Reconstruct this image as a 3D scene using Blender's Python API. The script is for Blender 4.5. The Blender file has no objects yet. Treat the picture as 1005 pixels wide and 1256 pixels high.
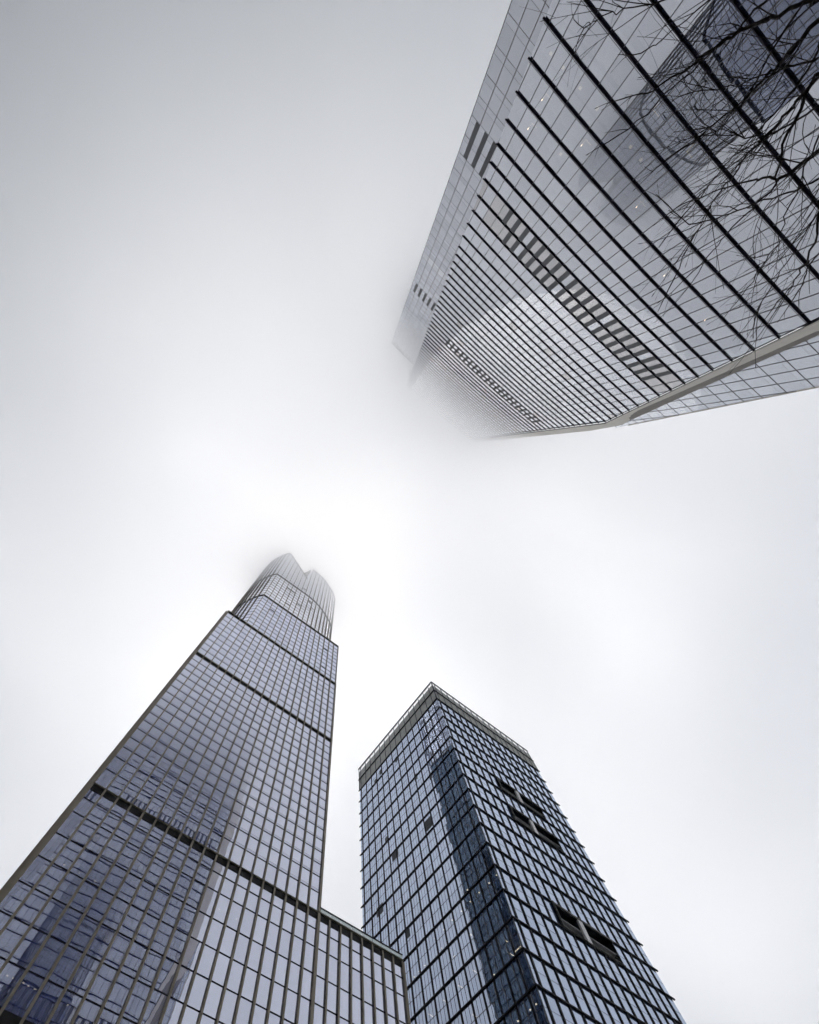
import bpy, math, random
from mathutils import Vector, Matrix, Quaternion, noise

random.seed(7)
scene = bpy.context.scene
COL = scene.collection

# ------------------------------------------------------------------ camera
FPX, PW, PH = 766.071, 1005.0, 1256.0
PPX, PPY = -39.848, 191.053
CR = [Vector((0.9992165, -0.01277983, -0.03745744)),
      Vector((0.0, 0.94643112, -0.32290578)),
      Vector((0.03957757, 0.32265278, 0.94568959))]
cam_data = bpy.data.cameras.new("camera")
cam_data.sensor_fit = 'HORIZONTAL'
cam_data.sensor_width = 36.0
cam_data.lens = 36.0 * FPX / PW
cam_data.shift_x = -PPX / PW
cam_data.shift_y = PPY / PW
cam_data.clip_start = 0.1
cam_data.clip_end = 20000
camera = bpy.data.objects.new("camera", cam_data)
COL.objects.link(camera)
m = Matrix.Identity(4)
for i in range(3):
    m[i][0] = CR[0][i]; m[i][1] = -CR[1][i]; m[i][2] = -CR[2][i]
camera.matrix_world = m
scene.camera = camera

# ------------------------------------------------------------------ world, sun, exposure
SUN_EL, SUN_DIR = math.radians(74.4), Vector((0.0644, 0.2711, 1.0)).normalized()
world = bpy.data.worlds.new("World")
scene.world = world
world.use_nodes = True
nt = world.node_tree
nt.nodes.clear()
sky = nt.nodes.new("ShaderNodeTexSky")
sky.sky_type = 'NISHITA'
sky.sun_disc = False
sky.sun_elevation = SUN_EL
sky.sun_rotation = math.atan2(SUN_DIR.x, SUN_DIR.y)
sky.air_density = 1.0
sky.dust_density = 4.0
sky.ozone_density = 1.0
hs = nt.nodes.new("ShaderNodeHueSaturation")
hs.inputs["Saturation"].default_value = 0.55
bg = nt.nodes.new("ShaderNodeBackground")
bg.inputs["Strength"].default_value = 0.10
wo = nt.nodes.new("ShaderNodeOutputWorld")
nt.links.new(sky.outputs[0], hs.inputs["Color"])
nt.links.new(hs.outputs[0], bg.inputs["Color"])
nt.links.new(bg.outputs[0], wo.inputs["Surface"])

sun_data = bpy.data.lights.new("sun", 'SUN')
sun_data.energy = 1.5
sun_data.angle = math.radians(24)
sun_data.color = (1.0, 0.955, 0.90)
sun = bpy.data.objects.new("sun", sun_data)
sun.rotation_euler = SUN_DIR.to_track_quat('Z', 'Y').to_euler()
sun.location = SUN_DIR * 600
COL.objects.link(sun)

scene.view_settings.view_transform = 'Standard'
scene.view_settings.look = 'None'
scene.view_settings.gamma = 1.0
scene.view_settings.exposure = 0.2
scene.view_settings.use_curve_mapping = False
scene.render.engine = 'CYCLES'
scene.cycles.volume_bounces = 12
scene.cycles.use_adaptive_sampling = True
scene.cycles.adaptive_threshold = 0.03
scene.cycles.max_bounces = 12
scene.cycles.transparent_max_bounces = 16
scene.cycles.caustics_reflective = False
scene.cycles.caustics_refractive = False


# ------------------------------------------------------------------ materials
def new_mat(name):
    mt = bpy.data.materials.new(name)
    mt.use_nodes = True
    mt.node_tree.nodes.clear()
    out = mt.node_tree.nodes.new("ShaderNodeOutputMaterial")
    return mt, mt.node_tree, out


def N(t, kind, **kw):
    n = t.nodes.new(kind)
    for k, v in kw.items():
        setattr(n, k, v)
    return n


def math_node(t, op, a, b):
    n = N(t, "ShaderNodeMath", operation=op)
    for i, v in enumerate((a, b)):
        if isinstance(v, (int, float)):
            n.inputs[i].default_value = v
        else:
            t.links.new(v, n.inputs[i])
    return n.outputs[0]


def solid(name, col, rough=0.6, metal=0.0, var=0.12, scale=0.8, bump=0.0, spec=0.5):
    """Painted metal / stone: a base colour with cloudy variation and a little streaking."""
    mt, t, out = new_mat(name)
    p = N(t, "ShaderNodeBsdfPrincipled")
    p.inputs["Roughness"].default_value = rough
    p.inputs["Metallic"].default_value = metal
    p.inputs["Specular IOR Level"].default_value = spec
    geo = N(t, "ShaderNodeNewGeometry")
    mp = N(t, "ShaderNodeMapping")
    mp.inputs["Scale"].default_value = (scale, scale, scale * 0.25)
    nz = N(t, "ShaderNodeTexNoise")
    nz.inputs["Detail"].default_value = 5
    nz.inputs["Scale"].default_value = 1.0
    t.links.new(geo.outputs["Position"], mp.inputs["Vector"])
    t.links.new(mp.outputs[0], nz.inputs["Vector"])
    mr = N(t, "ShaderNodeMapRange")
    mr.inputs["From Min"].default_value = 0.3
    mr.inputs["From Max"].default_value = 0.7
    mr.inputs["To Min"].default_value = 1 - var
    mr.inputs["To Max"].default_value = 1 + var
    t.links.new(nz.outputs["Fac"], mr.inputs["Value"])
    mx = N(t, "ShaderNodeVectorMath", operation='SCALE')
    mx.inputs[0].default_value = col[:3]
    t.links.new(mr.outputs[0], mx.inputs["Scale"])
    t.links.new(mx.outputs[0], p.inputs["Base Color"])
    if bump:
        bp = N(t, "ShaderNodeBump")
        bp.inputs["Strength"].default_value = bump
        t.links.new(nz.outputs["Fac"], bp.inputs["Height"])
        t.links.new(bp.outputs[0], p.inputs["Normal"])
    t.links.new(p.outputs[0], out.inputs["Surface"])
    return mt


def coated_glass(name, r0, tint, body=(0.010, 0.013, 0.022), see=0.25, wob=0.010, wscale=0.45,
                 pane_var=0.10, ior=1.5, rough=0.0):
    """Coated facade glass: mirror-like coat (r0 head on, Fresnel towards grazing), the rest
    dark body with some light passing through, and the slow ripples of tempered panes."""
    mt, t, out = new_mat(name)
    geo = N(t, "ShaderNodeNewGeometry")
    nz = N(t, "ShaderNodeTexNoise")
    nz.inputs["Scale"].default_value = wscale
    nz.inputs["Detail"].default_value = 1.5
    t.links.new(geo.outputs["Position"], nz.inputs["Vector"])
    bp = N(t, "ShaderNodeBump")
    bp.inputs["Strength"].default_value = 1.0
    bp.inputs["Distance"].default_value = wob
    t.links.new(nz.outputs["Fac"], bp.inputs["Height"])
    fr = N(t, "ShaderNodeFresnel")
    fr.inputs["IOR"].default_value = ior
    refl = math_node(t, 'ADD', math_node(t, 'MULTIPLY', fr.outputs[0], 1.0 - r0), r0)
    # pane to pane difference in the coating
    info = N(t, "ShaderNodeObjectInfo")
    att = N(t, "ShaderNodeAttribute", attribute_name="pane")
    rnd = math_node(t, 'FRACT', math_node(t, 'ADD', info.outputs["Random"], att.outputs["Fac"]), 0.0)
    k = math_node(t, 'ADD', math_node(t, 'MULTIPLY', rnd, pane_var), 1.0 - pane_var * 0.5)
    refl = math_node(t, 'MINIMUM', math_node(t, 'MULTIPLY', refl, k), 0.97)
    gl = N(t, "ShaderNodeBsdfGlossy")
    gl.inputs["Roughness"].default_value = rough
    gl.inputs["Color"].default_value = (*tint, 1)
    t.links.new(bp.outputs[0], gl.inputs["Normal"])
    df = N(t, "ShaderNodeBsdfDiffuse")
    df.inputs["Color"].default_value = (*body, 1)
    tr = N(t, "ShaderNodeBsdfTransparent")
    tr.inputs["Color"].default_value = (0.72, 0.80, 0.80, 1)
    mb = N(t, "ShaderNodeMixShader")
    mb.inputs[0].default_value = see
    t.links.new(df.outputs[0], mb.inputs[1])
    t.links.new(tr.outputs[0], mb.inputs[2])
    ms = N(t, "ShaderNodeMixShader")
    t.links.new(refl, ms.inputs[0])
    t.links.new(mb.outputs[0], ms.inputs[1])
    t.links.new(gl.outputs[0], ms.inputs[2])
    # the coat is on the outer face only; the inner face of the pane just lets light through
    clear = N(t, "ShaderNodeBsdfTransparent")
    face = N(t, "ShaderNodeMixShader")
    t.links.new(geo.outputs["Backfacing"], face.inputs[0])
    t.links.new(ms.outputs[0], face.inputs[1])
    t.links.new(clear.outputs[0], face.inputs[2])
    t.links.new(face.outputs[0], out.inputs["Surface"])
    return mt


def lamp_mat(name, col, strength):
    mt, t, out = new_mat(name)
    e = N(t, "ShaderNodeEmission")
    e.inputs["Color"].default_value = (*col, 1)
    e.inputs["Strength"].default_value = strength
    t.links.new(e.outputs[0], out.inputs["Surface"])
    return mt


def volume_mat(name, density, color=(1, 1, 1), aniso=0.0):
    mt, t, out = new_mat(name)
    v = N(t, "ShaderNodeVolumePrincipled")
    v.inputs["Color"].default_value = (*color, 1)
    v.inputs["Density"].default_value = density
    v.inputs["Anisotropy"].default_value = aniso
    t.links.new(v.outputs[0], out.inputs["Volume"])
    return mt


M = dict(
    a_glass=coated_glass("slate_blue_glass", 0.72, (0.86, 0.885, 0.98), body=(0.13, 0.18, 0.62), wob=0.0045, wscale=0.28, see=0.2),
    a_spandrel=coated_glass("slate_spandrel_glass", 0.64, (0.86, 0.885, 0.98), body=(0.13, 0.18, 0.55), wob=0.004, wscale=0.28, see=0.0),
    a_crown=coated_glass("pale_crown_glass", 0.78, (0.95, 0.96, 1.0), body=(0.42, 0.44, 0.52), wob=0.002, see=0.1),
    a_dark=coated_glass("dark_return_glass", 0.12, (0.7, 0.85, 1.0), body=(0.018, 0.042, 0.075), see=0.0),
    a_bronze=solid("bronze_anodised_metal", (0.30, 0.262, 0.205), 0.5, 0.3),
    a_transom=solid("dark_transom_metal", (0.012, 0.011, 0.020), 0.6, spec=0.25),
    a_band=solid("black_louvre_band", (0.006, 0.006, 0.006), 0.7),
    a_ledge=solid("bronze_ledge_metal", (0.22, 0.20, 0.16), 0.5, 0.2),
    a_rail=coated_glass("pale_green_parapet_glass", 0.35, (0.9, 1.0, 0.97), body=(0.20, 0.24, 0.24), see=0.1),
    b_glass=coated_glass("blue_glass", 0.60, (0.74, 0.83, 1.0), body=(0.05, 0.10, 0.26), wob=0.004, see=0.40),
    b_frame=solid("black_frame_metal", (0.005, 0.005, 0.008), 0.6, spec=0.2),
    b_bar=solid("fine_glazing_bar", (0.06, 0.07, 0.10), 0.5),
    b_grille=solid("dark_open_window_grille", (0.07, 0.08, 0.09), 0.7),
    b_void=solid("charcoal_terrace_lining", (0.012, 0.016, 0.020), 0.8),
    b_trim=solid("charcoal_terrace_trim", (0.060, 0.060, 0.057), 0.6),
    b_panel=solid("white_terrace_panel", (0.92, 0.92, 0.92), 0.5),
    c_glass=coated_glass("grey_blue_glass", 0.32, (0.91, 0.94, 1.0), body=(0.030, 0.042, 0.085), wob=0.0016, see=0.18, ior=2.0),
    c_warm=coated_glass("warm_grey_spandrel_glass", 0.22, (0.93, 0.93, 0.95), body=(0.055, 0.055, 0.062), wob=0.003, ior=2.0, see=0.0),
    c_pale=coated_glass("pale_band_glass", 0.36, (0.92, 0.95, 1.0), body=(0.05, 0.055, 0.07), wob=0.0015, see=0.0),
    c_strip=coated_glass("grey_side_glass", 0.25, (0.90, 0.93, 1.0), body=(0.045, 0.048, 0.060), wob=0.003, see=0.08, ior=2.0),
    c_fin=solid("black_plum_sunshade", (0.008, 0.005, 0.014), 0.6, spec=0.2),
    c_mull=solid("dark_grey_mullion", (0.035, 0.035, 0.045), 0.5),
    c_louver=solid("charcoal_vent_louvre", (0.10, 0.11, 0.12), 0.65),
    c_stone=solid("cream_stone_cladding", (0.80, 0.76, 0.69), 0.65, var=0.08, scale=0.4, spec=0.3),
    c_joint=solid("cladding_joint", (0.30, 0.28, 0.25), 0.8),
    core=solid("interior_grey", (0.07, 0.075, 0.085), 0.9),
    slab=solid("ceiling_white", (0.35, 0.36, 0.37), 0.9),
    roof=solid("roof_concrete", (0.28, 0.28, 0.27), 0.9),
    ground=solid("plaza_paving", (0.50, 0.50, 0.49), 0.85, var=0.2, scale=0.15),
    lamp=lamp_mat("warm_ceiling_lamp", (1.0, 0.80, 0.58), 2.2),
    lamp_b=lamp_mat("warm_white_ceiling_lamp", (1.0, 0.80, 0.58), 5),
    bark=solid("wet_dark_bark", (0.018, 0.014, 0.013), 0.9, var=0.35, scale=9, bump=0.4, spec=0.2),
)


# ------------------------------------------------------------------ helpers
def structure(o):
    o["kind"] = "structure"
    return o


def thing(name, label, cat, loc, group=None):
    o = bpy.data.objects.new(name, None)
    o.location = loc
    o.empty_display_size = 2
    COL.objects.link(o)
    o["label"] = label
    o["category"] = cat
    if group:
        o["group"] = group
    return o


def link(name, mesh, parent):
    o = bpy.data.objects.new(name, mesh)
    COL.objects.link(o)
    if parent is not None:
        o.parent = parent
    return o


BOX_V = [(-.5, -.5, -.5), (.5, -.5, -.5), (.5, .5, -.5), (-.5, .5, -.5), (-.5, -.5, .5), (.5, -.5, .5), (.5, .5, .5), (-.5, .5, .5)]
BOX_F = [(0, 3, 2, 1), (4, 5, 6, 7), (0, 1, 5, 4), (1, 2, 6, 5), (2, 3, 7, 6), (3, 0, 4, 7)]
_unit = {}


def unit_box(mat, name):
    key = (mat, name)
    if key not in _unit:
        me = bpy.data.meshes.new(name)
        me.from_pydata(BOX_V, [], BOX_F)
        me.materials.append(M[mat])
        _unit[key] = me
    return _unit[key]


def box_matrix(c, ax, ay, az):
    """ax, ay, az are full-length edge vectors."""
    if ax.cross(ay).dot(az) < 0:
        ax = -ax
    mm = Matrix.Identity(4)
    for i in range(3):
        mm[i][0] = ax[i]; mm[i][1] = ay[i]; mm[i][2] = az[i]; mm[i][3] = c[i]
    return mm


def base_of(parent):
    return parent.location if parent is not None else Vector((0, 0, 0))


def box(name, mat, parent, c, ax, ay, az):
    o = link(name, unit_box(mat, name), parent)
    o.matrix_local = box_matrix(Vector(c) - base_of(parent), ax, ay, az)
    return o


def skew_box(name, mat, parent, c, ax, ay, az):
    """a box whose edges are not square to each other, kept as real mesh"""
    j = Joined()
    j.box(c, ax, ay, az)
    return j.build(name, mat, parent)


class Joined:
    """Collects pieces into one mesh."""
    def __init__(self):
        self.v, self.f, self.r = [], [], []

    def solid(self, verts, faces, rnd=0.0):
        b = len(self.v)
        self.v += [tuple(v) for v in verts]
        for f in faces:
            self.f.append(tuple(i + b for i in f))
            self.r.append(rnd)

    def box(self, c, ax, ay, az, rnd=0.0):
        mm = box_matrix(Vector(c), ax, ay, az)
        self.solid([mm @ Vector(v) for v in BOX_V], BOX_F, rnd)

    def prism(self, front, back, rnd=0.0):
        n = len(front)
        faces = [tuple(range(n)), tuple(range(2 * n - 1, n - 1, -1))]
        faces += [(i, i + n, (i + 1) % n + n, (i + 1) % n) for i in range(n)]
        self.solid(list(front) + list(back), faces, rnd)

    def build(self, name, mat, parent, stuff=False):
        if not self.v:
            return None
        off = base_of(parent)
        me = bpy.data.meshes.new(name)
        me.from_pydata([tuple(Vector(v) - off) for v in self.v], [], self.f)
        me.materials.append(M[mat])
        a = me.attributes.new("pane", 'FLOAT', 'FACE')
        a.data.foreach_set("value", self.r)
        o = link(name, me, parent)
        if stuff:
            o["kind"] = "stuff"
        return o


def pix(p):
    c = Vector((CR[0].dot(p), CR[1].dot(p), CR[2].dot(p)))
    if c.z <= 0.01:
        return None
    return Vector((PW / 2 + PPX + FPX * c.x / c.z, PH / 2 + PPY + FPX * c.y / c.z))


def ray(px, py):
    a, b = (px - PW / 2 - PPX) / FPX, (py - PH / 2 - PPY) / FPX
    r = CR[0] * a + CR[1] * b + CR[2]
    return r / r.z                       # direction per metre of height


def shown_size(pts):
    """area in the photograph covered by a piece, 0 when outside the frame"""
    q = [pix(p) for p in pts]
    if any(v is None for v in q):
        return 0
    cx = sum(v.x for v in q) / len(q); cy = sum(v.y for v in q) / len(q)
    if not (-8 < cx < PW + 8 and -8 < cy < PH + 8):
        return 0
    a = 0
    for i in range(len(q)):
        w, z = q[i], q[(i + 1) % len(q)]
        a += w.x * z.y - z.x * w.y
    return abs(a) / 2


def clip_poly(poly, inside):
    """clip a polygon of (t,h) by f(t,h) >= 0, f linear enough"""
    out = []
    for i in range(len(poly)):
        a, b = poly[i], poly[(i + 1) % len(poly)]
        fa, fb = inside(*a), inside(*b)
        if fa >= 0:
            out.append(a)
        if (fa >= 0) != (fb >= 0):
            s = fa / (fa - fb)
            out.append((a[0] + s * (b[0] - a[0]), a[1] + s * (b[1] - a[1])))
    return out


class Pieces:
    """Facade pieces given as polygons of (t,h) on a surface P(t,h,out); the ones that show
    largest become parts of their own, the others one joined part."""
    def __init__(self, name, mat, parent, P, limit=300, thick=0.05, tilt=0.0022, minpx=25):
        self.__dict__.update(name=name, mat=mat, parent=parent, P=P, limit=limit, thick=thick, tilt=tilt, minpx=minpx)
        self.items = []

    def add(self, poly, mat=None, out=0.0):
        if len(poly) < 3:
            return
        ts = [p[0] for p in poly]; hs = [p[1] for p in poly]
        w, h = max(ts) - min(ts), max(hs) - min(hs)
        if w < 0.08 or h < 0.08:
            return
        tx, ty = random.gauss(0, self.tilt), random.gauss(0, self.tilt)
        ct, ch = sum(ts) / len(ts), sum(hs) / len(hs)
        front = [self.P(t, z, out + (t - ct) * tx + (z - ch) * ty) for t, z in poly]
        back = [self.P(t, z, out + (t - ct) * tx + (z - ch) * ty - self.thick) for t, z in poly]
        # keep the front face turned outward
        c = sum(front, Vector()) / len(front)
        nrm = (front[1] - front[0]).cross(front[2] - front[0])
        if nrm.dot(front[0] - back[0]) < 0:
            front.reverse(); back.reverse()
        self.items.append((shown_size(front), random.random(), mat or self.mat, front, back, c))

    def rect(self, t0, t1, h0, h1, **kw):
        self.add([(t0, h0), (t1, h0), (t1, h1), (t0, h1)], **kw)

    def finish(self, rest=None):
        rest = rest or self.name + "_field"
        self.items.sort(key=lambda i: -i[0])
        near = [i for i in self.items[:self.limit] if i[0] > self.minpx]
        far = self.items[len(near):]
        for s, r, mat, front, back, c in near:
            me = bpy.data.meshes.new(self.name)
            n = len(front)
            me.from_pydata([tuple(v - c) for v in front + back], [],
                           [tuple(range(n)), tuple(range(2 * n - 1, n - 1, -1))] + [(i, i + n, (i + 1) % n + n, (i + 1) % n) for i in range(n)])
            me.materials.append(M[mat])
            o = link(self.name, me, self.parent)
            o.location = c - base_of(self.parent)
        groups = {}
        for it in far:
            groups.setdefault(it[2], []).append(it)
        for mat, its in groups.items():
            j = Joined()
            for s, r, mm, front, back, c in its:
                j.prism(front, back, r)
            j.build(rest, mat, self.parent, stuff=True)


def bar_t(name, mat, parent, P, t0, t1, h, height, depth, out=0.0, n=1, obj=True, J=None):
    """horizontal bar on the surface from t0 to t1 at height h (its centre), standing 'depth' out"""
    if n == 1:
        a, b = P(t0, h, out), P(t1, h, out)
        o = (P(t0, h, out + 1) - a).normalized()
        c = (a + b) / 2 + o * depth / 2
        if J is not None:
            J.box(c, b - a, o * depth, Vector((0, 0, height)))
            return
        return box(name, mat, parent, c, b - a, o * depth, Vector((0, 0, height)))
    j = J or Joined()
    ring = []
    for i in range(n + 1):
        t = t0 + (t1 - t0) * i / n
        for hh, oo in ((h - height / 2, out), (h - height / 2, out + depth), (h + height / 2, out + depth), (h + height / 2, out)):
            ring.append(P(t, hh, oo))
    faces = [(3, 2, 1, 0), tuple(4 * n + q for q in range(4))]
    for i in range(n):
        for q in range(4):
            faces.append((4 * i + q, 4 * i + (q + 1) % 4, 4 * i + 4 + (q + 1) % 4, 4 * i + 4 + q))
    j.solid(ring, faces)
    if J is None:
        return j.build(name, mat, parent)


def bar_v(name, mat, parent, P, t, h0, h1, width, depth, out=0.0, J=None):
    a, b = P(t, h0, out), P(t, h1, out)
    o = (P(t, h0, out + 1) - a).normalized()
    w = o.cross(Vector((0, 0, 1))).normalized() * width
    c = (a + b) / 2 + o * depth / 2
    if J is not None:
        J.box(c, w, o * depth, b - a)
        return
    return box(name, mat, parent, c, w, o * depth, b - a)


def lamp_at(parent, P_hit, px, py, size=0.3, length=None, mat='lamp'):
    """a ceiling lamp a little behind the glass, on the line of sight of pixel px,py"""
    p = P_hit(px, py)
    if p is None:
        return
    s = size
    box("ceiling_light", mat, parent, p, Vector((length or s, 0, 0)), Vector((0, s, 0)), Vector((0, 0, 0.08)))


GZ = -1.6                                           # ground below the camera

# ------------------------------------------------------------------ ground
me = bpy.data.meshes.new("ground")
S = 6000
me.from_pydata([(-S, -S, GZ), (S, -S, GZ), (S, S, GZ), (-S, S, GZ)], [], [(0, 1, 2, 3)])
me.materials.append(M['ground'])
structure(link("ground", me, None))

# ================================================================== LEFT TOWER (stepped, rounded crown)
AL = Vector((-46.121, 55.82, 0)); AU = Vector((0.80669394, 0.59096945, 0)); AN = Vector((-0.59096945, 0.80669394, 0))


def PA(t, h, out=0.0):
    p = AL + AU * t - AN * out
    return Vector((p.x, p.y, h))


def hitA(px, py, inset):
    r = ray(px, py); d = AN.dot(AL) + inset
    h = d / AN.dot(r)
    return r * h


towA = thing("stepped_tower", "stepped tower at lower left, bronze vertical fins, black bands, notched crown in cloud",
             "skyscraper", (-26, 70, GZ))
BAY = 2.58
b1, b2, b3, b4, b5, TOP = 99.3, 177.3, 228.2, 278.9, 331.0, 405.0
low = [56.3, 62.05, 67.9, 73.6, 79.3, 85.1, 91.2, 95.6]
f0 = 56.3
while f0 - 5.75 > GZ + 4:
    f0 -= 5.75
    low.insert(0, f0)
low.insert(0, GZ)
mid = [100.1, 105.9, 110.9] + [115.1 + 4.4 * i for i in range(14)] + [176.6]
up3 = [178.0 + 4.9 * i for i in range(11)] + [227.6]
paneA = Pieces("window_pane", 'a_glass', towA, PA, limit=300)
spanA = Pieces("spandrel_pane", 'a_spandrel', towA, PA, limit=300, minpx=30)


def edges(levels):
    lv = sorted(set(round(x, 2) for x in levels))
    return [(a, b) for a, b in zip(lv, lv[1:]) if b - a > 1.2]


# bands 1..3 at flat front
nb, npod = 19, 27
for (a, b) in edges(low + [98.4]):
    if 55 < a < 57:
        pass
    for j in range(npod):
        paneA.rect(j * BAY + 0.04, (j + 1) * BAY - 0.04, a + 0.07, b - 0.07)
for (a, b) in edges(mid):
    for j in range(nb):
        if b - a > 3 and b < 176 and a > 101:
            paneA.rect(j * BAY + 0.04, (j + 1) * BAY - 0.04, a + 0.95, b - 0.06)
            spanA.rect(j * BAY + 0.04, (j + 1) * BAY - 0.04, a + 0.07, a + 0.87)
        else:
            paneA.rect(j * BAY + 0.04, (j + 1) * BAY - 0.04, a + 0.07, b - 0.07)
for (a, b) in edges(up3):
    for j in range(nb):
        paneA.rect(j * BAY + 0.04, (j + 1) * BAY - 0.04, a + 1.1, b - 0.06)
        spanA.rect(j * BAY + 0.04, (j + 1) * BAY - 0.04, a + 0.07, a + 1.02)
# transoms
for h in low[1:]:
    bar_t("transom", 'a_transom', towA, PA, 0.05, npod * BAY - 0.05, h, 0.17, 0.09, out=0.0)
for h in mid[1:-1]:
    bar_t("transom", 'a_transom', towA, PA, 0.05, nb * BAY - 0.05, h, 0.16, 0.08, out=0.0)
for h in up3[1:-1]:
    bar_t("transom", 'a_transom', towA, PA, 0.05, nb * BAY - 0.05, h, 0.12, 0.07, out=0.0)
# bands
for hb, t1, th in ((b1, npod * BAY, 1.6), (b2, nb * BAY, 1.5), (b3, nb * BAY, 1.3)):
    bar_t("black_band", 'a_band', towA, PA, 0.12, t1 - 0.12, hb - 0.15, th, 0.30, out=-0.18)
    bar_t("ledge", 'a_ledge', towA, PA, 0.0, t1, hb + th / 2 - 0.02, 0.16, 0.42, out=0.0)
bar_t("black_band", 'a_band', towA, PA, 0.12, 27 * BAY, 55.0, 2.4, 0.25, out=-0.12)
# vertical fins
for j in range(npod + 1):
    w = 0.34 if j not in (0, npod) else 0.62
    top = b3 + 0.4 if 0 < j <= nb else b1 + 0.4
    if j == 0:
        top = b3 + 0.4
    if j > nb:
        top = b1 + 0.3
    if j in (0, nb):
        w = 0.60
    # broken at every second band so each storey stack keeps its own length of fin
    segs = [(GZ, b1 + 0.45), (b1 + 0.45, b2 + 0.4), (b2 + 0.4, b3 + 0.4)]
    for (a, b) in segs:
        if b <= top + 0.5:
            bar_v("vertical_fin", 'a_bronze', towA, PA, j * BAY, a, b - 0.01, w if a < b1 else w * 0.82, 0.32, out=0.03)
# outer return of the left corner
box("corner_pier", 'a_bronze', towA, PA(-0.55, (b3 + GZ) / 2, -0.7), AU * 0.5, AN * 1.2, Vector((0, 0, b3 - GZ)))
# podium parapet
PT = npod * BAY
rail = Pieces("parapet_pane", 'a_rail', towA, PA, limit=20, minpx=1)
for j in range(nb, npod):
    rail.rect(j * BAY + 0.05, (j + 1) * BAY - 0.05, 100.25, 101.35, out=0.30)
rail.finish()
bar_t("parapet_cap", 'a_transom', towA, PA, nb * BAY, PT, 101.55, 0.22, 0.40, out=0.0)
bar_t("parapet_kerb", 'a_ledge', towA, PA, nb * BAY, PT, 100.12, 0.2, 0.46, out=0.0)
box("podium_side_wall", 'a_glass', towA, PA(PT + 0.1, (101 + GZ) / 2, -14), AU * 0.2, AN * 28, Vector((0, 0, 101 - GZ)))
# inside: core, ceilings
CORE = 3.2
box("building_core", 'core', towA, PA(PT / 2, (100 + GZ) / 2, -CORE - 9), AU * (PT - 1), AN * 18, Vector((0, 0, 100 - GZ)))
box("building_core", 'core', towA, PA(nb * BAY / 2, 164.5, -CORE - 9), AU * (nb * BAY - 1), AN * 18, Vector((0, 0, 127)))
for h in low[2:] + mid[1:] + up3[1:-1]:
    t1 = PT if h < b1 else nb * BAY
    box("floor_slab", 'slab', towA, PA(t1 / 2, h, -CORE / 2 - 0.06), AU * (t1 - 0.4), AN * (CORE - 0.02), Vector((0, 0, 0.3)))
box("side_wall", 'a_glass', towA, PA(-0.15, (b3 + GZ) / 2, -11.9), AU * 0.2, AN * 22.6, Vector((0, 0, b3 - GZ)))
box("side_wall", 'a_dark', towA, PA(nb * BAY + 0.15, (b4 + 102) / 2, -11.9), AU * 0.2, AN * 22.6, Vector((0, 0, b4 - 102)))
for h in mid[2:] + up3[1:] + [b3 + 5 * i for i in range(1, 10)]:
    box("side_transom", 'a_transom', towA, PA(nb * BAY + 0.30, h, -11.9), AU * 0.1, AN * 22.4, Vector((0, 0, 0.16)))
for i in range(9):
    box("side_fin", 'a_bronze', towA, PA(nb * BAY + 0.36, (b4 + 102) / 2, -1.8 - 2.6 * i), AU * 0.22, AN * 0.22, Vector((0, 0, b4 - 102)))
box("step_roof", 'roof', towA, PA(nb * BAY / 2, b3 + 0.1, -11.9), AU * (nb * BAY - 0.5), AN * 22.4, Vector((0, 0, 0.3)))
box("podium_roof", 'roof', towA, PA((PT + nb * BAY) / 2, 99.9, -14.5), AU * (PT - nb * BAY - 0.4), AN * 28, Vector((0, 0, 0.3)))


# upper shaft: plan outline as a smooth polyline (t, depth behind the front plane)
def smooth(pts, n=6):
    out = []
    for i in range(len(pts) - 1):
        p0 = pts[max(i - 1, 0)]; p1 = pts[i]; p2 = pts[i + 1]; p3 = pts[min(i + 2, len(pts) - 1)]
        for k in range(n):
            s = k / n
            out.append(tuple(0.5 * (2 * p1[c] + (p2[c] - p0[c]) * s + (2 * p0[c] - 5 * p1[c] + 4 * p2[c] - p3[c]) * s * s
                                    + (3 * p1[c] - p0[c] - 3 * p2[c] + p3[c]) * s ** 3) for c in range(2)))
    out.append(pts[-1])
    return out


left_curve = smooth([(7.8, 0), (6.1, 1.9), (4.7, 4.1), (3.4, 6.6), (2.3, 8.9), (1.5, 11.2), (0.8, 15), (0.4, 19), (0.3, 23)])
right_curve = smooth([(24.0, 0.0), (28.0, 0.03), (32, 0.35), (36, 1.2), (40.5, 2.7), (44.8, 4.8), (48, 6.9), (49.2, 8.6), (49.7, 11.5), (49.8, 16), (49.6, 23)])


class Path:
    def __init__(self, pts):
        self.p = pts
        self.s = [0]
        for a, b in zip(pts, pts[1:]):
            self.s.append(self.s[-1] + math.dist(a, b))
        self.len = self.s[-1]

    def at(self, s):
        s = min(max(s, 0), self.len)
        for i in range(len(self.p) - 1):
            if s <= self.s[i + 1]:
                break
        a, b = self.p[i], self.p[i + 1]
        L = self.s[i + 1] - self.s[i]
        k = (s - self.s[i]) / L if L else 0
        tx, ty = (b[0] - a[0]) / L, (b[1] - a[1]) / L
        return (a[0] + k * (b[0] - a[0]), a[1] + k * (b[1] - a[1])), (tx, ty)

    def surface(self, side):
        def P(s, h, out=0.0):
            (t, d), (tx, ty) = self.at(s)
            nt_, nd = (ty, -tx) if side > 0 else (-ty, tx)
            p = AL + AU * (t + nt_ * out) + AN * (d + nd * out)
            return Vector((p.x, p.y, h))
        return P


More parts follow.
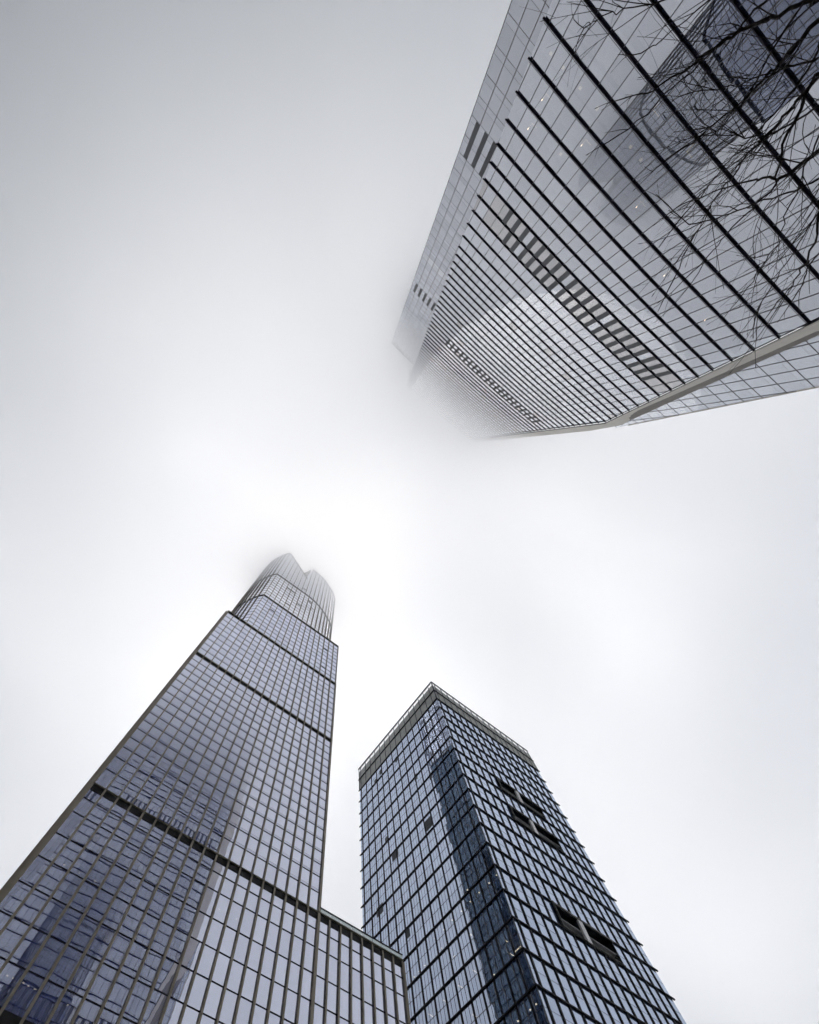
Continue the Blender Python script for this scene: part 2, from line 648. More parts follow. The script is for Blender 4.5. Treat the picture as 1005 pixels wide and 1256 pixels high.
def upper(path, side, h0, h1, step, topf=None, s0=0.0, fins=True, first=True):
    P = path.surface(side)
    n = round((path.len - s0) / BAY)
    lv = [h0 + step * i for i in range(int((h1 - h0) / step) + 1)]
    if h1 - lv[-1] > 0.8:
        lv.append(h1)
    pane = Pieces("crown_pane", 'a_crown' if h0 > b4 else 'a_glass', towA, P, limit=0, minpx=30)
    trans = Joined()
    J = Joined()
    for j in range(n):
        sa, sb = s0 + j * BAY, s0 + (j + 1) * BAY
        for a, b in zip(lv, lv[1:]):
            poly = [(sa + .04, a + .07), (sb - .04, a + .07), (sb - .04, b - .05), (sa + .04, b - .05)]
            if topf:
                poly = clip_poly(poly, lambda s, h: topf(path.at(s)[0][0]) - h)
            pane.add(poly)
        for a in lv[1:]:
            if not topf or topf(path.at((sa + sb) / 2)[0][0]) > a:
                bar_t("", None, None, P, sa, sb, a, 0.14, 0.08, J=trans)
    for j in range(0 if first else 1, n + 1):
        s = s0 + j * BAY
        hh = h1 if not topf else min(h1, topf(path.at(s)[0][0]))
        if hh > h0 + 1:
            bar_v("vertical_fin", 'a_bronze', towA, P, s, h0, hh, 0.26, 0.30, out=0.03)
    pane.finish("crown_glazing")
    trans.build("transom_lines", 'a_transom', towA, stuff=True)
    return P, n


flat = Path([(7.8, 0), (49.0, 0)])
lp = Path(left_curve)
rp = Path([(7.8, 0)] + right_curve)
# between band 3 and band 4: flat front, curved left flank
Pl, nl = upper(lp, -1, b3 + 0.5, b4 - 0.6, 4.9, first=False)
Pf, nf = upper(flat, 1, b3 + 0.5, b4 - 0.6, 4.9)
# band 4 .. band 5 and band 5 .. crown
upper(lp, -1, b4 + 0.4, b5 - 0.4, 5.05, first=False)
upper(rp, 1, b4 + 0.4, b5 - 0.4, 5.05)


def crown_top(t):
    if t <= 9.0:
        return TOP
    if t < 24.6:
        return TOP - (t - 9.0) * (TOP - 367.5) / 15.6
    return TOP


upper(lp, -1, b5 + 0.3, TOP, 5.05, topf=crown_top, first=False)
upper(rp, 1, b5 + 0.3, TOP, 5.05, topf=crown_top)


def path_bar(name, mat, path, side, s0, s1, h, height, depth, out=0.0, n=60):
    return bar_t(name, mat, towA, path.surface(side), s0, s1, h, height, depth, out=out, n=n)


for hb, th, d in ((b4, 1.25, 0.40), (b5, 1.4, 0.40)):
    path_bar("black_band", 'a_band', lp, -1, 0.0, lp.len, hb - 0.1, th, d, out=-0.15)
    pp = flat if hb == b4 else rp
    path_bar("black_band", 'a_band', pp, 1, 0.0, pp.len, hb - 0.1, th, d, out=-0.15)
path_bar("crown_coping", 'a_ledge', lp, -1, 0.0, lp.len, TOP + 0.1, 0.35, 0.3)
path_bar("crown_coping", 'a_ledge', rp, 1, 17.2, rp.len, TOP + 0.1, 0.35, 0.3)
# sloping edge of the crown notch and the recessed wall behind it
a, b = PA(8.6, TOP, 0.1), PA(24.3, crown_top(24.3), 0.1)
skew_box("notch_coping", 'a_ledge', towA, (a + b) / 2, b - a, AN * 0.5, Vector((0, 0, 0.4)))
j = Joined()
fr = [PA(20.6, 377, -0.6), PA(24.7, 367, -0.6), PA(24.7, TOP, -0.6)]
j.prism(fr, [v + AN * 0.4 for v in fr])
j.build("notch_return_wall", 'a_bronze', towA)
# shaft core following the outline
outline = [p for p in reversed(left_curve)] + right_curve
out_in = []
cx, cd = 26.0, 13.0
for (t, d) in outline:
    L = math.hypot(t - cx, d - cd)
    k = (L - 3.0) / L
    out_in.append((cx + (t - cx) * k, cd + (d - cd) * k))
j = Joined()
j.prism([PA(t, b3 + 0.3, -d) for t, d in out_in], [PA(t, 366, -d) for t, d in out_in])
j.build("building_core", 'core', towA)
box("rear_wall", 'a_glass', towA, PA(24.5, (b3 + GZ) / 2, -23.3), AU * 49, AN * 0.2, Vector((0, 0, b3 - GZ)))
j = Joined()
j.prism([PA(t, b4 - 0.5, -d) for t, d in outline], [PA(t, b4 + 0.3, -d) for t, d in outline])
j.build("step_soffit", 'a_ledge', towA)
box("upper_body", 'a_glass', towA, PA(28, (b3 + b4) / 2, -13), AU * 38, AN * 19, Vector((0, 0, b4 - b3 - 1.6)))
box("rear_wall", 'a_glass', towA, PA(25.5, (TOP + b4) / 2, -23.1), AU * 50, AN * 0.2, Vector((0, 0, TOP - b4 - 2)))
bar_t("terrace_edge", 'a_band', towA, PA, 0.3, 7.6, b3 + 0.55, 0.4, 0.3, out=-0.4)
for (sx, h, nt_) in ((12.9, 265, 1), (41.3, 262, 1), (18, 290, 1), (15.5, 318, 2), (23.3, 302, 1), (41.3, 238, 1), (28.5, 322, 1), (23.3, 340, 1), (31, 312, 1)):
    bar_t("open_vent", 'a_band', towA, PA, sx + .1, sx + BAY * nt_ - .1, h, 0.55, 0.14)

paneA.finish("window_field")
spanA.finish("spandrel_field")
for px, py in [(78.7, 1061), (97.7, 1071), (116.7, 1081), (9, 1197), (16, 1200), (29, 1206), (35, 1209.5), (43, 1213.5), (83, 1233),
               (269.5, 1115.5), (290, 1127.5), (329, 1149)]:
    lamp_at(towA, lambda x, y: hitA(x, y, 0.5), px, py, 0.20, mat='lamp_b')

# ================================================================== MIDDLE TOWER (blue glass slab with parapet screen)
BC = Vector((30.288, 82.536, 0)); BAZ = 0.638
BU = Vector((math.cos(BAZ), math.sin(BAZ), 0)); BV = Vector((-math.sin(BAZ), math.cos(BAZ), 0))
BWL, BWR = 46.2, 49.4
BH0 = 207.49


def PBr(t, h, out=0.0):
    p = BC + BU * t - BV * out
    return Vector((p.x, p.y, h))


def PBl(t, h, out=0.0):
    p = BC + BV * t - BU * out
    return Vector((p.x, p.y, h))


def hitB(face, px, py, inset):
    r = ray(px, py)
    n = BU if face == 'l' else BV
    h = (n.dot(BC) + inset) / n.dot(r)
    return r * h


towB = thing("blue_slab_tower", "lower flat topped tower at bottom centre, blue glass in a black grid",
             "skyscraper", (40, 110, GZ))
lv = [BH0 - 8.0 * k for k in range(27)]
lv = [h for h in lv if h > GZ + 1]
ml = [0.0, 2.05] + [2.05 + 3.075 * i for i in range(1, 15)] + [BWL]
mr_ = [0.0, 1.35] + [1.35 + 3.04 * i for i in range(1, 17)]
mr_ = [t for t in mr_ if t < BWR - 1] + [BWR]
pl = Pieces("window_pane", 'b_glass', towB, PBl, limit=150)
pr = Pieces("window_pane", 'b_glass', towB, PBr, limit=150)
# recessed sky terraces in the right face
voids = [(159.5, 167.5, 16.55, 34.8), (143.5, 151.5, 16.55, 34.8), (103.5, 111.5, 16.55, 34.8)]


def in_void(t, h):
    return any(a - .3 < h < b + .3 and c - .3 < t < d + .3 for a, b, c, d in voids)


bars = Joined()
for i, h in enumerate(lv):
    hb = lv[i + 1] if i + 1 < len(lv) else GZ
    if h - hb < 1:
        continue
    hm = (h + hb) / 2
    for a, b in zip(ml, ml[1:]):
        wide = b - a > 1.5
        cells = [(a + .06, b - .06, hm + .05, h - .12), (a + .06, b - .06, hb + .12, hm - .05)]
        for (x0, x1, y0, y1) in cells:
            key = (round(a, 1), round(y0))
            pl.rect(x0, x1, y0, y1)
        bar_t("", None, None, PBl, a + .05, b - .05, hm, 0.09, 0.05, J=bars)
        if wide:
            for q in (1, 2):
                bar_v("", None, None, PBl, a + (b - a) * q / 3, hb + .12, h - .12, 0.05, 0.035, J=bars)
    for a, b in zip(mr_, mr_[1:]):
        if in_void((a + b) / 2, hm):
            continue
        pr.rect(a + .06, b - .06, hm + .05, h - .12)
        pr.rect(a + .06, b - .06, hb + .12, hm - .05)
        bar_t("", None, None, PBr, a + .05, b - .05, hm, 0.06, 0.03, J=bars)
pl.finish("window_field")
pr.finish("window_field")
bars.build("glazing_bars", 'b_bar', towB, stuff=True)
# floor ledges and mullions, standing proud; ledges run past the ends as small tips
for h in lv:
    bar_t("floor_ledge", 'b_frame', towB, PBl, -0.20, BWL + 0.45, h, 0.38, 0.26)
    segs = [(-0.42, BWR + 1.0)]
    bar_t("floor_ledge", 'b_frame', towB, PBr, -0.26, BWR + 0.65, h + 0.004, 0.38, 0.32)
for t in ml[1:-1]:
    bar_v("mullion", 'b_frame', towB, PBl, t, GZ, BH0 + 0.1, 0.30, 0.14)
for t in mr_[1:-1]:
    cuts = [(GZ, BH0 + 0.1)]
    if any(c - .1 < t < d + .1 for _, _, c, d in voids):
        ys = sorted(voids)
        cuts, y = [], GZ
        for (a, b, c, d) in ys:
            if c + .3 < t < d - .3:
                cuts.append((y, a)); y = b
        cuts.append((y, BH0 + 0.1))
    for a, b in cuts:
        bar_v("mullion", 'b_frame', towB, PBr, t, a, b, 0.42, 0.18)
bar_v("corner_post", 'b_bar', towB, PBr, 0.0, GZ, BH0, 0.16, 0.10)
for (a, b, c, d) in voids:
    D = 6.0
    mid_t, mid_h = (c + d) / 2, (a + b) / 2
    box("terrace_back", 'b_void', towB, PBr(mid_t, mid_h, -D), BU * (d - c), BV * 0.2, Vector((0, 0, b - a)))
    box("terrace_ceiling", 'b_void', towB, PBr(mid_t, b - 0.1, -D / 2), BU * (d - c), BV * (D - .25), Vector((0, 0, 0.16)))
    box("terrace_floor", 'b_void', towB, PBr(mid_t, a + 0.1, -D / 2), BU * (d - c), BV * (D - .25), Vector((0, 0, 0.16)))
    for t in (c, d):
        box("terrace_side", 'b_trim', towB, PBr(t, mid_h, -D / 2 + .1), BU * 0.14, BV * (D - .5), Vector((0, 0, b - a - .4)))
    bar_t("terrace_trim", 'b_trim', towB, PBr, c - .1, d + .1, b - 0.45, 0.62, 0.30, out=0.2)
    bar_t("terrace_trim", 'b_trim', towB, PBr, c - .1, d + .1, a + 0.28, 0.2, 0.30, out=0.2)
    bar_v("terrace_trim", 'b_trim', towB, PBr, c + .05, a, b, 0.28, 0.34, out=0.22)
    box("terrace_panel", 'b_panel', towB, PBr(24.55, mid_h - 0.2, 0.15), BU * 1.35, BV * 0.5, Vector((0, 0, b - a - 1.2)))  # plain white upright panel standing in the recess opening
# openings in the left face: tilted or dark panes
for (t, h, w, hh) in ((15.8, 143.6 + 3.6, 2.7, 4.6), (30.5, 151.3 - 2.0 + 0.4, 2.7, 3.4), (17.2, 175.2, 1.2, 3.4), (24.6, 199, 1.2, 3.2), (33.6, 203, 1.2, 3.2),
                      (36.8, 200.5, 1.2, 3.2), (33.6, 160.5, 1.2, 3.2), (38.6, 135.0, 2.6, 3.4), (29.0, 118.0, 1.3, 3.2), (11.2, 167.0, 1.2, 3.2)):
    bar_t("open_window", 'b_grille', towB, PBl, t - w / 2, t + w / 2, h, hh, 0.05, out=0.02)
# inside
box("building_core", 'core', towB, BC + BU * 25 + BV * 23.3 + Vector((0, 0, (BH0 + GZ) / 2)), BU * (50 - 2 * 6.5), BV * (46.6 - 2 * 6.5), Vector((0, 0, BH0 - GZ - 1)))
for h in lv:
    for hh in (h, h - 4.0):
        box("floor_slab", 'slab', towB, BC + BU * 24.7 + BV * 23.1 + Vector((0, 0, hh)), BU * 49.1, BV * 45.9, Vector((0, 0, 0.3)))
box("rear_wall", 'b_glass', towB, BC + BU * 24.7 + BV * 46.1 + Vector((0, 0, (BH0 + GZ) / 2)), BU * 49.2, BV * 0.1, Vector((0, 0, BH0 - GZ)))
box("rear_wall", 'b_glass', towB, BC + BU * 49.3 + BV * 23.1 + Vector((0, 0, (BH0 + GZ) / 2)), BV * 46.0, BU * 0.1, Vector((0, 0, BH0 - GZ)))
box("roof", 'roof', towB, BC + BU * 24.7 + BV * 23.1 + Vector((0, 0, BH0 + 0.3)), BU * 49.1, BV * 45.9, Vector((0, 0, 0.3)))


# parapet screen: two tiers of frosted panels on posts, a white handrail at the top
def screen_mat():
    mt, t, out = new_mat("frosted_screen_panel")
    geo = N(t, "ShaderNodeNewGeometry")
    nz = N(t, "ShaderNodeTexNoise")
    nz.inputs["Scale"].default_value = 0.6
    nz.inputs["Detail"].default_value = 4
    t.links.new(geo.outputs["Position"], nz.inputs["Vector"])
    ramp = N(t, "ShaderNodeValToRGB")
    ramp.color_ramp.elements[0].position = 0.35
    ramp.color_ramp.elements[0].color = (0.50, 0.505, 0.49, 1)
    ramp.color_ramp.elements[1].position = 0.7
    ramp.color_ramp.elements[1].color = (0.78, 0.78, 0.75, 1)
    t.links.new(nz.outputs["Fac"], ramp.inputs[0])
    df = N(t, "ShaderNodeBsdfDiffuse")
    t.links.new(ramp.outputs[0], df.inputs["Color"])
    tl = N(t, "ShaderNodeBsdfTranslucent")
    tl.inputs["Color"].default_value = (0.9, 0.9, 0.87, 1)
    gl = N(t, "ShaderNodeBsdfGlossy")
    gl.inputs["Roughness"].default_value = 0.25
    gl.inputs["Color"].default_value = (0.5, 0.52, 0.52, 1)
    m1 = N(t, "ShaderNodeMixShader"); m1.inputs[0].default_value = 0.5
    m2 = N(t, "ShaderNodeMixShader"); m2.inputs[0].default_value = 0.18
    t.links.new(df.outputs[0], m1.inputs[1]); t.links.new(tl.outputs[0], m1.inputs[2])
    t.links.new(m1.outputs[0], m2.inputs[1]); t.links.new(gl.outputs[0], m2.inputs[2])
    t.links.new(m2.outputs[0], out.inputs["Surface"])
    return mt


M['b_screen'] = screen_mat()
M['b_white'] = solid("white_handrail", (0.75, 0.74, 0.70), 0.5)
for P, W_, ms in ((PBl, BWL, ml), (PBr, BWR, mr_)):
    sc = Pieces("screen_panel", 'b_screen', towB, P, limit=80, minpx=0.5, tilt=0.004)
    for a, b in zip(ms, ms[1:]):
        sc.rect(a + .10, b - .10, BH0 + 0.5, BH0 + 7.7, out=0.1)
        sc.rect(a + .10, b - .10, BH0 + 8.2, BH0 + 13.9, out=0.1)
    sc.finish()
    for t in ms:
        bar_v("screen_post", 'b_bar', towB, P, t, BH0 + 0.2, BH0 + 16.6, 0.16, 0.25, out=0.0)
    bar_t("screen_rail", 'b_frame', towB, P, -0.3, W_ + 0.4, BH0 + 8.0, 0.22, 0.42)
    bar_t("screen_rail", 'b_bar', towB, P, -0.3, W_ + 0.4, BH0 + 16.75, 0.22, 0.42)
    wj = Joined()
    for a, b in zip(ms, ms[1:]):
        bar_t("", None, None, P, a + .35, b - .35, BH0 + 15.8, 0.35, 0.1, J=wj, out=0.12)
    wj.build("handrail", 'b_white', towB)
    if P is PBl:
        box("screen_back", 'b_screen', towB, PBl(W_ + .1, BH0 + 8, -25), BU * 49, BV * 0.1, Vector((0, 0, 16)))
    else:
        box("screen_back", 'b_screen', towB, PBr(W_ + .1, BH0 + 8, -23), BV * 46, BU * 0.1, Vector((0, 0, 16)))

for px, py in [(544.5, 1140.5), (534, 1151.3), (548.3, 1156.5), (541.7, 1163.5), (521.2, 1184.6), (514.6, 1191.5), (508.3, 1198.5), (557, 1173.3),
               (578, 1147), (573.5, 1091.7), (577, 1106), (566.3, 1117.7), (555, 1128.8), (577.7, 1146.7), (554, 1163),
               (588, 1095), (600.4, 1083.4), (609.3, 1073.8), (657.9, 1232), (650.6, 1239), (635.8, 1252.8), (606.5, 1195.7)]:
    lamp_at(towB, lambda x, y: hitB('l', x, y, 0.8), px, py, 0.30, mat='lamp_b')
for px, py in [(582.7, 1191.5), (564.8, 1210.3), (545.7, 1228), (528.7, 1245.6), (623, 1155.4), (628.5, 1171.3), (582, 1246), (700, 1290)]:
    p = hitB('l', px, py, 0.9)
    box("ceiling_light", 'lamp_b', towB, p, BU * 1.1, BV * 0.12, Vector((0, 0, 0.08)))
p = hitB('l', 635.2, 1164.6, 0.9)
box("ceiling_light", 'lamp_b', towB, p, BV * 1.8, BU * 0.12, Vector((0, 0, 0.08)))

# the tower was laid out on 8 m two-storey frames; the real frames are 9 m
towB.scale = (1.125, 1.125, 1.125)
towB.location = towB.location * 1.125

# ================================================================== UPPER TOWER (sheer grey glass with black sunshades)
CAZ = math.radians(38.5)
CU = Vector((math.cos(CAZ), math.sin(CAZ), 0)); CN = Vector((math.sin(CAZ), -math.cos(CAZ), 0))
CK, CT = 0.0008, 10.0


def PCd(d0):
    def P(t, h, out=0.0):
        dd = d0 + CK * (t - CT) ** 2
        sl = 2 * CK * (t - CT)
        n = (CN - CU * sl).normalized()
        p = CU * t + CN * dd - n * out
        return Vector((p.x, p.y, h))
    return P


def hitC(px, py, inset):
    r = ray(px, py)
    h = 58.0 / CN.dot(r)
    for _ in range(20):
        h = (58.0 + inset + CK * (CU.dot(r) * h - CT) ** 2) / CN.dot(r)
    return r * h


PC = PCd(58.5)
towC = thing("sunshade_tower", "overhead tower at upper right, grey mirror glass crossed by black horizontal sunshades, vanishing into cloud",
             "skyscraper", (47, -35, GZ))
CTOP = 470.0
flo = [105.2, 113.5, 121.8, 129.9, 138.1, 145.1, 152.3, 160.3, 168.2, 176.0, 184.2, 192.0, 198.2, 204.3, 210.2, 216.3]
h = 105.2 - 8.3
while h > GZ + 5:
    flo.insert(0, h)
    h -= 8.3
flo.insert(0, GZ + 0.3)
while flo[-1] < CTOP - 6:
    flo.append(flo[-1] + 6.05)


def tl(h):
    return -14.3 + (h - 105.0) * 0.0428


def tr(h):
    return 42.6 + (h - 105.5) * 0.1388 if h < 216.4 else 58.0


def off(h):
    return 3.7 if h < 190 else min(3.7 + (h - 190) * 0.04, 6.0)


def t_out(h):
    return 58.3 + (h - 120.5) * 0.0525


SP = 2.45
T0 = -11.05
paneC = Pieces("window_pane", 'c_glass', towC, PC, limit=300, tilt=0.0011)
slots = Pieces("vent_louvre", 'c_louver', towC, PC, limit=150, thick=0.05, tilt=0, minpx=6)
for a, b in zip(flo, flo[1:]):
    n0 = int(math.floor((tl((a + b) / 2) - T0) / SP)) - 1
    ref1 = 151 < a < 167
    ref2 = 274 < a < 287
    for j in range(n0, 32):
        x0, x1 = T0 + j * SP, T0 + (j + 1) * SP
        if x1 < tl(a) or x0 > tr(b) + .1:
            continue
        poly = [(x0 + .04, a + .10), (x1 - .04, a + .10), (x1 - .04, b - .10), (x0 + .04, b - .10)]
        poly = clip_poly(poly, lambda t, z: t - tl(z) - .03)
        if poly:
            poly = clip_poly(poly, lambda t, z: (42.6 + (z - 105.5) * 0.1388 if a < 216 else 58.0) - .10 - t)
        if not poly:
            continue
        mat = None
        if ref1:
            mat = 'c_warm' if j % 5 else 'c_glass'
        elif 240.5 < a < 245 or 286 < a < 290:
            mat = 'c_pale'
        elif random.random() < 0.03 and a > 150:
            mat = 'c_warm'
        paneC.add(poly, mat=mat)
        if (ref1 or ref2) and x1 - tl(b) > 8.2 and x1 < tr(a) - 3.5:
            slots.rect(x1 - 1.0, x1 - 0.05, a + .3, b - .15, out=0.06)
paneC.finish("window_field")
slots.finish("vent_louvre_field")
# thin vertical mullions (each one length, clipped by the slanted edges)
for j in range(-3, 32):
    t = T0 + j * SP
    hs_ = [h_ for h_ in range(-1, 471) if tl(h_) + .1 < t < (tr(h_) - .1)]
    if len(hs_) > 6:
        bar_v("mullion", 'c_mull', towC, PC, t, hs_[0], hs_[-1], 0.10, 0.07, out=0.0)
# horizontal sunshades
for h in flo[1:]:
    bar_t("sunshade", 'c_fin', towC, PC, tl(h) - 0.25, tr(h) - 0.02, h, 0.20, 0.25, out=0.0, n=10)
    if 60 < h < 200:
        pass
# backing spandrels behind each sunshade give the fine second line under the shade
sj = Joined()
for h in flo[8:40]:
    bar_t("", None, None, PC, tl(h) + .1, tr(h) - .1, h + 0.75, 0.05, 0.03, J=sj, n=10)
sj.build("glazing_joint_lines", 'c_mull', towC, stuff=True)

# cream stone reveal on the right edge: slanted cladding panels, joint by joint
PR1, PR2 = PCd(58.0), PCd(60.8)
hs2 = []
h = GZ + 0.2
while h < CTOP:
    hs2.append(h); h += 4.15
for a, b in zip(hs2, hs2[1:]):
    g = 0.05
    a0, b0 = a + g, b - g
    fr = [PR1(tr(a0), a0), PR2(tr(a0) + off(a0), a0), PR2(tr(b0) + off(b0), b0), PR1(tr(b0), b0)]
    e = (fr[1] - fr[0]).cross(fr[3] - fr[0]).normalized()
    j = Joined()
    j.prism(fr, [v - e * 0.12 * (1 if e.dot(CN) < 0 else -1) for v in fr])
    j.build("cladding_panel", 'c_stone', towC)
j = Joined()
for a, b in ((GZ, 216.4), (216.4, CTOP)):
    fr = [PR1(tr(a) + .05, a) + CN * .16, PR2(tr(a) + off(a) - .05, a) + CN * .16, PR2(tr(b - .01) + off(b) - .05, b) + CN * .16, PR1(tr(b - .01) + .05, b) + CN * .16]
    j.prism(fr, [v + CN * 0.1 for v in fr])
j.build("cladding_backing", 'c_joint', towC)
for a, b in ((GZ, 216.4), (216.4, CTOP)):
    p, q = PR1(tr(a), a, 0.05), PR1(tr(b - .01), b, 0.05)
    skew_box("edge_trim", 'c_fin', towC, (p + q) / 2, q - p, CN * 0.12, CU * 0.22)

# set-back wing to the right of the stone edge
PW_ = PCd(60.8)
wing = Pieces("wing_pane", 'c_glass', towC, PW_, limit=120, minpx=30)
wj = Joined()
wf = [h_ for h_ in flo if h_ < 226]
for a, b in zip(wf, wf[1:]):
    for j_ in range(20, 34):
        x0, x1 = T0 + 0.15 + j_ * 2.6 - 3.3, T0 + 0.15 + (j_ + 1) * 2.6 - 3.3
        for (z0, z1) in ((a + 0.06, a + 1.9), (a + 1.98, b - 0.06)):
            poly = [(x0 + .03, z0), (x1 - .03, z0), (x1 - .03, z1), (x0 + .03, z1)]
            poly = clip_poly(poly, lambda t, z: t - tr(z) - off(z) + 0.6)
            if poly:
                poly = clip_poly(poly, lambda t, z: t_out(z) - t)
            if poly:
                wing.add(poly)
for a in wf[1:]:
    if tr(a) + off(a) < t_out(a):
        bar_t("wing_transom", 'c_mull', towC, PW_, tr(a) + off(a) - 0.3, t_out(a), a, 0.14, 0.06, n=2)
wing.finish("wing_pane_field")
for j_ in range(18, 34):
    t = T0 + 0.15 + j_ * 2.6 - 3.3
    hs_ = [h_ for h_ in range(-1, 220) if t_out(h_) > t > tr(h_) + off(h_) - .5]
    if len(hs_) > 4:
        bar_v("wing_mullion", 'c_mull', towC, PW_, t, hs_[0], hs_[-1], 0.12, 0.06)
p, q = PW_(t_out(0), GZ), PW_(t_out(212), 212)
skew_box("wing_edge_trim", 'c_stone', towC, (p + q) / 2 + CN * 0.1, q - p, CN * 0.3, CU * 0.35)

# set-back strip to the left
PS = PCd(64.3)
STOP = 420.0
TS = -21.45
strip = Pieces("side_pane", 'c_strip', towC, PS, limit=200, minpx=30)
svent = Pieces("side_vent", 'c_louver', towC, PS, limit=40, tilt=0, minpx=0.5)
sf = [h_ for h_ in flo if h_ < STOP - 3] + [STOP]
stj = Joined()
for a, b in zip(sf, sf[1:]):
    for j_ in range(0, 11):
        x0, x1 = TS + j_ * 2.42, TS + (j_ + 1) * 2.42
        for (z0, z1) in (((a + 0.05, a + 2.0), (a + 2.06, b - 0.05)) if b - a > 4 else ((a + .05, b - .05),)):
            strip.rect(x0 + .03, x1 - .03, z0, z1, mat='c_pale' if 240 < a < 246 else None)
    if a > 8:
        bar_t("side_transom", 'c_mull', towC, PS, TS, TS + 11 * 2.42, a, 0.09, 0.03, n=3)
strip.finish("side_pane_field")
for j_ in range(0, 12):
    bar_v("side_mullion", 'c_mull', towC, PS, TS + j_ * 2.42, GZ, STOP, 0.10, 0.05)
for k_ in range(0, 3):
    svent.rect(TS + 2.42 * (k_ + 1) - 1.0, TS + 2.42 * (k_ + 1) - .05, 152.6, 167.9, out=0.05)
for k_ in range(0, 5):
    svent.rect(TS + 2.42 * (k_ + 1) - 1.0, TS + 2.42 * (k_ + 1) - .05, 277.5, 289.5, out=0.05)
for k_ in range(0, 8):
    svent.rect(TS + 2.42 * (k_ + 1) - 1.2, TS + 2.42 * (k_ + 1) - .05, STOP - 8.5, STOP - 1.2, out=0.05)
svent.finish()
bar_t("roof_edge", 'c_mull', towC, PS, TS, TS + 26, STOP, 0.5, 0.3, n=3)
# masses behind the glass
box("building_core", 'core', towC, CU * 22 + CN * (62.2 + 14) + Vector((0, 0, (CTOP + GZ) / 2)), CU * 50, CN * 22, Vector((0, 0, CTOP - GZ)))
box("side_core", 'core', towC, CU * (TS + 12) + CN * (66.5 + 14) + Vector((0, 0, (STOP + GZ) / 2)), CU * 22, CN * 25, Vector((0, 0, STOP - 1 - GZ)))
box("side_wall", 'c_strip', towC, CU * (TS - .1) + CN * (65.2 + 14) + Vector((0, 0, (STOP + GZ) / 2)), CU * 0.2, CN * 27, Vector((0, 0, STOP - GZ)))
for a in flo[1:]:
    w = min(tr(a), 56) - tl(a) - 1
    box("floor_slab", 'slab', towC, CU * (tl(a) + 0.5 + w / 2) + CN * 63.0 + Vector((0, 0, a)), CU * w, CN * 5.0, Vector((0, 0, 0.3)))
# shallow return between shield and side strip
j = Joined()
fr = [PCd(58.5)(tl(GZ) + .02, GZ), PCd(64.2)(tl(GZ) + .9, GZ), PCd(64.2)(tl(CTOP) + .9, CTOP), PCd(58.5)(tl(CTOP) + .02, CTOP)]
j.prism(fr, [v + CU * 0.2 for v in fr])
j.build("edge_return", 'c_mull', towC)
# lamps behind the glass
for px, py in [(676, 65.5), (690.7, 82.6), (712, 108), (732.6, 133), (732.8, 132.5), (773.8, 180), (786.3, 196), (688, 189)]:
    p = hitC(px, py, 1.5)
    box("ceiling_light", 'lamp', towC, p, CU * 0.42, CN * 0.42, Vector((0, 0, 0.08)))
for px, py, s in [(670.5, 115, 1), (653, 151, 1), (719, 171, 1), (801.6, 134.5, -1), (843, 186, -1), (786.5, 247, 1), (790, 299, -1), (820, 332, 1), (870, 387, 1)]:
    p = hitC(px, py, 1.4)
    j = Joined()
    j.box(p + CU * 0.5, CU * 1.2, CN * 0.08, Vector((0, 0, .08)))
    j.box(p - CN * 0.55 * s, CU * 0.08, CN * 1.1, Vector((0, 0, .08)))
    j.build("ceiling_light", 'lamp', towC)

# ================================================================== BARE TREE
BRANCHES = [
    # (height above camera, start radius, pixels of the traced limb from its base)
    (5.6, .030, [(1015, -8), (978, 7), (947, 20), (914, 35), (892, 47), (870, 62.5), (853, 77), (817, 99), (795, 114), (764, 121)]),
    (5.2, .028, [(1020, 8), (984, 48), (965.5, 67), (955, 79), (938, 96), (920, 114), (905, 129), (875, 153), (850, 175)]),
    (5.0, .020, [(1000, 92), (986, 125), (973, 153), (960, 185), (953, 224), (924, 254), (915, 263), (892, 287.5), (875, 307), (850, 333)]),
    (4.7, .024, [(1025, 170), (1005, 184.5), (987.5, 197), (968, 213), (955, 221), (936, 218), (924, 221), (901, 227), (875, 235), (838, 250)]),
    (5.0, .018, [(1010, 88), (976, 125), (958, 147), (942, 165), (931, 177), (918, 187), (900, 216), (888, 227), (872, 252), (845, 302), (828, 340)]),
    (4.8, .022, [(1020, 200), (1008, 240), (1004, 267), (1003, 287.5), (991, 318.5), (982, 335), (965.5, 357), (950, 376)]),
    (4.5, .012, [(1015, 238), (1005, 259), (987.5, 287.5), (965.5, 322), (947, 351), (931, 379)]),
    (5.2, .014, [(985, 5), (962, 38), (940, 75), (925, 104), (905, 135), (880, 160), (842, 178), (812, 200)]),
    (5.0, .014, [(1022, 60), (996, 75), (965, 81), (945, 90), (905, 106), (870, 110), (843, 115)]),
    (4.9, .014, [(1020, 118), (990, 140), (958, 158), (940, 167), (905, 165), (885, 166), (878, 160), (864, 157)]),
    (5.4, .016, [(955, -10), (925, 12), (905, 38), (880, 55), (850, 88), (815, 115), (795, 140), (760, 165)]),
    (5.3, .012, [(880, -10), (860, 8), (835, 30), (805, 55), (778, 67)]),
    (5.2, .010, [(845, -10), (800, 5), (765, 10), (742, 18), (728, 26), (712, 43)]),
    (4.6, .014, [(1018, 300), (1004, 312), (990, 330), (986, 345), (980, 356)]),
    (4.8, .012, [(1015, 150), (1000, 178), (985, 215), (970, 250), (955, 290), (940, 320), (925, 345), (912, 360)]),
    (5.1, .014, [(1012, 40), (1000, 70), (975, 110), (950, 140), (925, 165), (905, 185), (880, 215), (858, 240), (840, 262)]),
    (4.6, .012, [(1020, 212), (990, 226), (955, 240), (925, 250), (896, 262), (870, 270), (845, 275), (820, 252)]),
]
TREE = Vector((11.5, -5.4, GZ))
tree = thing("bare_tree", "leafless dark tree reaching in at the top right corner before the overhead tower", "tree", TREE)


